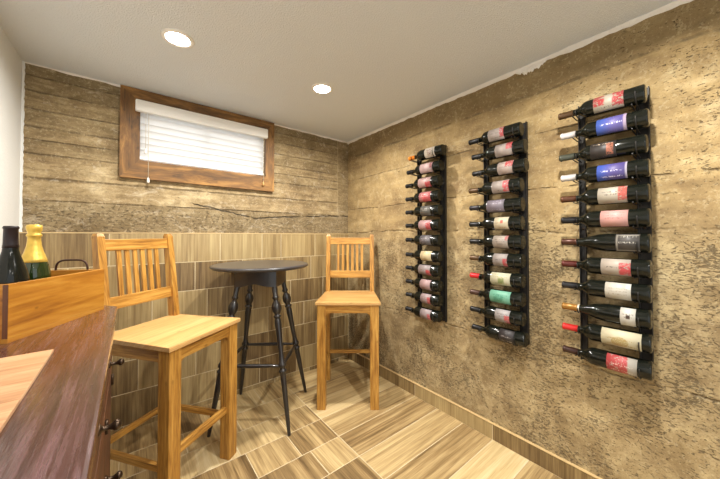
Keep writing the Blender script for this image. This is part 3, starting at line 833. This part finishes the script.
rack2 = [
 ('bordeaux', BK, .085, .185, (GREYP, ((RED, -.1, .26, .2, 1.1, .9),), INK), 'grey label edged in red, topmost of its rack'),
 ('bordeaux', BK, .060, .165, (GREYP, ((RED, -.1, .34, .45, 1.1, .9),), INK), 'grey and red label, second from top'),
 ('bordeaux', BK, .060, .155, (sr(190, 168, 156), ((RED, .0, .5, .5, 1.1, .8),), INK), 'pale label with red at its upper edge, third from top'),
 ('bordeaux', BR, .060, .165, (GREYP, ((sr(210, 60, 66), -.1, .34, .1, .9, .9),), INK), 'grey label with a rosy patch, fourth from top'),
 ('bordeaux', (40, 36, 40), .090, .200, (sr(128, 116, 128), (), sr(170, 160, 176)), 'greyish lilac label'),
 ('bordeaux', BK, .065, .155, (sr(214, 198, 160), ((sr(200, 80, 60), .35, .55, .5, .7, 0),), sr(140, 110, 80)), 'cream label with a tiny red emblem'),
 ('bordeaux', BK, .070, .165, (sr(172, 156, 140), ((RED, -.1, .2, .6, 1.1, .7),), INK), 'taupe label, just below the cream one'),
 ('bordeaux', BR, .075, .165, (sr(166, 152, 144), ((RED, -.1, .3, -.1, .6, .9),), INK), 'grey label with red lower corner, above the red-capsuled bottle'),
 ('bordeaux', (206, 40, 44), .060, .180, (sr(212, 206, 168), ((sr(150, 160, 90), .3, .6, .2, .6, 1),), sr(140, 130, 80)), 'cream label and red capsule'),
 ('bordeaux', (74, 50, 40), .060, .185, (sr(112, 194, 160), ((sr(70, 160, 128), .3, .8, .2, .7, .8),), sr(60, 120, 96)), 'mint green label'),
 ('bordeaux', BK, .065, .155, (sr(176, 168, 166), ((sr(214, 70, 72), -.1, .35, -.1, .6, .9),), INK), 'grey label with red corner, second from bottom'),
 ('bordeaux', BK, .055, .145, (sr(58, 50, 50), (), sr(190, 180, 176)), 'dark label with silvery print, lowest of its rack'),
]
rack1 = [
 ('bordeaux', (224, 128, 30), .055, .150, (sr(206, 190, 168), ((sr(150, 120, 100), .3, .7, .2, .7, .7),), INK), 'cream label and orange capsule'),
 ('bordeaux', BK, .055, .175, (sr(196, 160, 156), ((sr(160, 70, 76), -.1, .2, .4, 1.1, .8),), INK), 'dusty pink label, second from top'),
 ('bordeaux', BK, .060, .180, (sr(192, 150, 144), ((RED, -.1, .42, -.1, .5, .9),), INK), 'pink label with red lower corner, third from top'),
 ('bordeaux', BK, .060, .170, (sr(196, 110, 108), ((sr(206, 60, 66), -.1, .7, -.1, .7, 1),), sr(230, 206, 200)), 'rosy red label'),
 ('bordeaux', BK, .060, .160, (sr(96, 92, 84), (), sr(178, 172, 160)), 'dark grey label with pale print, fifth from top'),
 ('bordeaux', BK, .060, .175, (sr(198, 150, 150), ((RED, -.1, .4, .1, .7, .9),), INK), 'pink label with red edge, sixth from top'),
 ('bordeaux', BK, .060, .165, (sr(104, 98, 102), (), sr(180, 172, 176)), 'dark grey label, directly above the plain cream one'),
 ('bordeaux', BK, .055, .160, (sr(226, 204, 150), (), sr(196, 166, 110)), 'plain cream label'),
 ('bordeaux', BK, .065, .180, (sr(160, 142, 140), ((RED, -.1, .35, -.1, .55, .9),), INK), 'taupe label with a red mark, directly below the cream one'),
 ('bordeaux', BK, .065, .165, (sr(190, 150, 148), (), INK), 'faded pink label, third from bottom'),
 ('bordeaux', BK, .065, .160, (sr(176, 150, 150), ((RED, -.1, .3, .1, .7, .9),), INK), 'greyish pink label with red, second from bottom'),
 ('bordeaux', BK, .060, .160, (sr(168, 148, 148), ((RED, -.1, .3, .1, .6, .9),), INK), 'greyish pink label, lowest of its rack'),
]
AX = 1.660
jit3 = [(-.006, .004), (.0, -.001), (.004, -.003), (0, 0), (0, 0), (0, .0), (0, .0), (0, 0), (0, 0), (0, .004), (0, 0), (0, 0)]
def make_rack(name_words, base_y, bottles, where, zs, dy, group):
    t = thing('wine_rack', name_words, 'wine rack', (XR, base_y, 0), group='dark metal wall wine racks')
    top_z, bot_z = 1.882, .640
    for y0, y1 in ((.006, .048), (.230, .256)):
        bm = B(); box(bm, (-.004, (y0+y1)/2, (top_z+bot_z)/2), (.007, y1-y0, top_z-bot_z), bev=.001)
        for yy_ in (y0 + .002, y1 - .002): box(bm, (-.011, yy_, (top_z+bot_z)/2), (.020, .004, top_z-bot_z))
        rail = obj('rail', bm, M['rack'], t)
        for z_ in (bot_z + .03, (top_z+bot_z)/2 + .015, top_z - .03):
            bm = B(); lathe(bm, (-.007, (y0+y1)/2, z_), (-1, 0, 0), [(0, .006), (.002, .006), (.004, .003)], 10); obj('screw', bm, M['knob'], rail)
    for i, z in enumerate(zs):
        for yc_, r in ((.036, .0415 if bottles[i][0] == 'bordeaux' else .0435), (.245, .0195)):
            pts = []; cx_ = AX - XR
            pts.append((-.018, yc_, z - r - .002)); pts.append((cx_ + r * .5, yc_, z - r - .002))
            for q in range(13):
                a = math.radians(-75 - (115) * q / 12)
                pts.append((cx_ + r * math.cos(a), yc_, z + r * math.sin(a)))
            pts[1] = (cx_ + r * .45, yc_, z - r)
            bm = B(); tube(bm, pts, .0024, 7); obj('cradle', bm, M['rack'], t)
            bm = B(); tube(bm, [(-.018, yc_ + .014, z - r - .002), (cx_ + r*.45, yc_ + .014, z - r), (cx_, yc_ + .014, z - r - .0005), (cx_ - r*.5, yc_ + .014, z - r*.88)], .0024, 7)
            obj('cradle', bm, M['rack'], t)
    for i, (kind, fc, d0, d1, spec, words) in enumerate(bottles):
        b_ = thing('wine_bottle', 'bottle in %s, %s' % (where, words), 'bottle', (AX, base_y + dy[i], zs[i]), 0, group)
        bm = B(); lathe(bm, (0, 0, 0), (0, 1, 0), bottle_profile(kind), 28); obj('glass_body', bm, M['glassdark'], b_)
        bm = B(); lathe(bm, (0, 0, 0), (0, 1, 0), foil_profile(kind, .248), 24); obj('foil_capsule', bm, foil_mat(fc), b_)
        if kind == 'burgundy' and fc[0] > 140:
            bm = B(); lathe(bm, (0, 0, 0), (0, 1, 0), [(.240, .0178), (.2401, .0182), (.2475, .0172), (.2476, .015)], 24); obj('neck_band', bm, foil_mat((220, 210, 190)), b_)
        r = (.0380 if kind == 'bordeaux' else .0400) + .0008
        bm = B(); label_patch(bm, r, d0 - .002, d1 - (.013 if d1 - d0 > .08 else 0), half=66)
        base, layers, ink = spec
        obj('label', bm, label_mat(base, layers, ink), b_, recalc=True)
Z3 = [1.832, 1.729, 1.624, 1.523, 1.420, 1.318, 1.213, 1.107, 1.005, .901, .803, .694]
Z2 = [1.826, 1.727, 1.624, 1.521, 1.414, 1.313, 1.208, 1.106, .998, .896, .792, .684]
Z1 = [1.828, 1.724, 1.622, 1.520, 1.420, 1.318, 1.211, 1.100, 1.000, .897, .797, .688]
make_rack('dark metal wine rack nearest the camera, holding white and red capsuled bottles', .177, rack3, 'nearest rack',
          Z3, [.008, 0, .006, 0, .001, 0, 0, 0, 0, .001, 0, 0], 'bottles in the nearest wall rack')
make_rack('dark metal wine rack in the middle of the three on the concrete wall', .664, rack2, 'middle rack',
          Z2, [.004, -.016, -.020, .004, 0, .002, 0, 0, 0, 0, 0, -.012], 'bottles in the middle wall rack')
make_rack('dark metal wine rack nearest the corner, beside the far bar stool', 1.196, rack1, 'farthest rack',
          Z1, [-.030, -.012, 0, 0, 0, 0, 0, 0, 0, 0, 0, .004], 'bottles in the farthest wall rack')

# ------------------------------------------------------------------ world, camera, view
w = bpy.data.worlds.new('World'); bpy.context.scene.world = w; w.use_nodes = True
bg = w.node_tree.nodes['Background']; bg.inputs[0].default_value = (.93, .97, 1, 1); bg.inputs[1].default_value = 1.25
cam = bpy.data.cameras.new('Camera'); co = bpy.data.objects.new('Camera', cam); C.objects.link(co)
cam.sensor_width = 36; cam.lens = 288 / 720 * 36; cam.clip_start = .02
cam.shift_y = -8.3 / 720
co.location = (0, 0, 1.244)
co.rotation_euler = (PI/2 + .015, 0, -math.atan2(230, 288))
bpy.context.scene.camera = co
vs = bpy.context.scene.view_settings
vs.view_transform = 'Standard'; vs.look = 'None'; vs.exposure = 0.22; vs.gamma = 1; vs.use_curve_mapping = False
